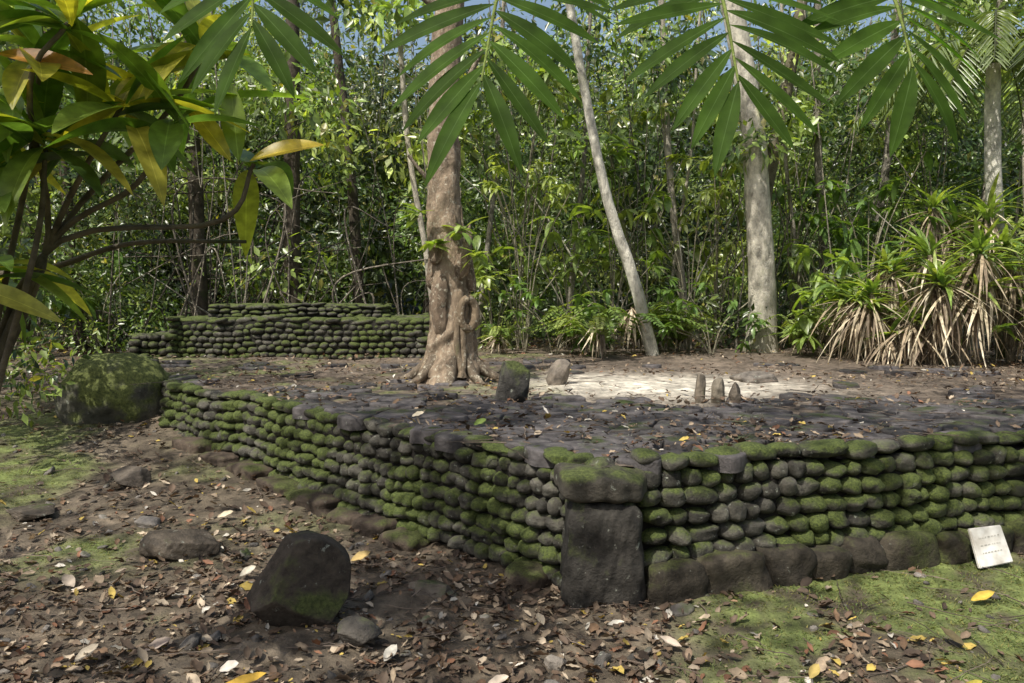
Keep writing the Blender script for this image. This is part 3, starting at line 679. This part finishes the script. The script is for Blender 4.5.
clumps(forest_l, cs, np.full((n,3),.42), 130, U(.08,.17,n), PALF[rng.integers(0,len(PALF),n)]); forest_l.obj('shrub', M_leaf)
# ---------------------------------------------------------------- overhanging fronds
e = empty('overhanging_tree'); A = Acc(); B = Acc()
def hang(x, y, z, dx, L, nl, Ll, W, yaw=0., ang=.08):
    P0 = np.array([x,y,z]); P3 = P0+np.array([dx,-.50*L,-.60*L]); P2 = P0+np.array([dx*.5,-.27*L,-.24*L])
    P = spline([P0,P2,P3], nl*2); Tn = nz(np.gradient(P,axis=0)); tube(B, P, np.linspace(.005,.002,nl*2), (.14,.18,.04), 6)
    N0 = np.array([math.sin(yaw), -1.0, .8]); S = nz(np.cross(Tn, N0))
    for sg in (-1,1):
        for q in range(nl):
            j = min(2*q+(0 if sg<0 else 1), nl*2-1); t = j/(nl*2-1)
            an = ang+1.15*t**2.2+rng.normal(0,.04); d = S[j]*sg*math.cos(an)+Tn[j]*math.sin(an)+np.array([0,0,-.05])
            c = np.array([.046,.085,.014])*U(.75,1.35)
            if U() < .025: c = np.array([.11,.14,.03])
            leaves(A, [P[j]], [d+rng.normal(0,.035,3)], [N0+rng.normal(0,.18,3)], Ll*(1-.18*abs(t-.4))*U(.88,1.08), W*U(.88,1.1), U(-.20,.0), c, T_LEAFLET)
hang(.00,1.55,2.24, -.05, .50, 12, .215, .033)
hang(.37,1.55,2.24, .0, .50, 12, .215, .033)
hang(.72,1.6,2.24, -.02, .42, 10, .21, .034, .2)
hang(-.48,1.55,2.31, .05, .46, 11, .21, .034)
hang(1.10,1.6,2.27, .05, .42, 10, .20, .035)
tube(B, spline([(3.6,1.2,2.2),(2.2,1.5,2.62),(.9,1.62,2.44),(0,1.6,2.34),(-.9,1.55,2.38),(-1.4,1.5,2.5)],40), np.linspace(.05,.008,40), (.12,.10,.07), 10)
tube(B, spline([(3.9,1.0,-.1),(3.75,1.1,1.2),(3.6,1.2,2.2),(3.5,1.3,4.2)],30), np.linspace(.12,.06,30), (.16,.13,.10), 14, .1)
A.obj('leaflets', M_frond, e); B.obj('branches', M_bark2, e)
# ---------------------------------------------------------------- light
S = nz(np.array([-.34,-.42,.80]))
el = math.asin(S[2]); rot = math.atan2(S[0], S[1])
A = Acc(); n = 330  # leaf clumps added above the frame to shade and dapple the foreground
cs = np.stack([U(-11,7,n),U(-5.5,5.8,n),U(6.5,9.5,n)],1)
kk = []
for c in cs:
    t = (c[2]-.7)/S[2]; g = c-S*t; h3 = c-S*((c[2]-3.0)/S[2])
    e1 = ((g[0]-1.5)/2.6)**2+((g[1]-7.7)/1.8)**2
    nn = fbm(np.array(g[0]*.6), np.array(g[1]*.6), 99)
    tr = np.hypot(h3[0]+.65, h3[1]-8.0) > 1.2
    bo_ = np.hypot(g[0]+4.0, g[1]-7.8) > .8
    kk.append(bool(e1 > 1 and nn > .47 and g[1] < 9.0 and tr and bo_))  # gaps shaped so sun reaches the soil patch, main trunk and boulder
cs = cs[np.array(kk)]; n = len(cs); r = U(.4,.85,n)
clumps(A, cs, np.stack([r,r,r*.5],1), 62, U(.14,.26,n), PALF[rng.integers(0,len(PALF),n)]); A.obj('added_shade_canopy', M_leaf)
sd = bpy.data.lights.new('sun','SUN'); sd.energy = 5; sd.angle = math.radians(.5); sd.color = (1,.96,.86)
so = bpy.data.objects.new('sun', sd); scene.collection.objects.link(so); so.rotation_euler = Vector(S).to_track_quat('Z','Y').to_euler()
w = bpy.data.worlds.new('World'); scene.world = w; w.use_nodes = True; nt = w.node_tree
bg = nt.nodes['Background']; sk = nt.nodes.new('ShaderNodeTexSky'); sk.sky_type = 'NISHITA'; sk.sun_disc = False
sk.dust_density = 4.0; sk.air_density = 1.3; sk.ozone_density = .6
sk.sun_elevation = el; sk.sun_rotation = rot; nt.links.new(sk.outputs[0], bg.inputs['Color']); bg.inputs['Strength'].default_value = .15
scene.view_settings.view_transform = 'Standard'; scene.view_settings.look = 'None'; scene.view_settings.exposure = 0
# ---------------------------------------------------------------- camera
cd = bpy.data.cameras.new('camera'); cam = bpy.data.objects.new('camera', cd); scene.collection.objects.link(cam)
cd.sensor_width = 36; cd.lens = 36*780/1024; cd.clip_end = 500; cd.clip_start = .05
cam.location = (0,0,1.6); cam.rotation_euler = (math.radians(90-3.77),0,0); scene.camera = cam
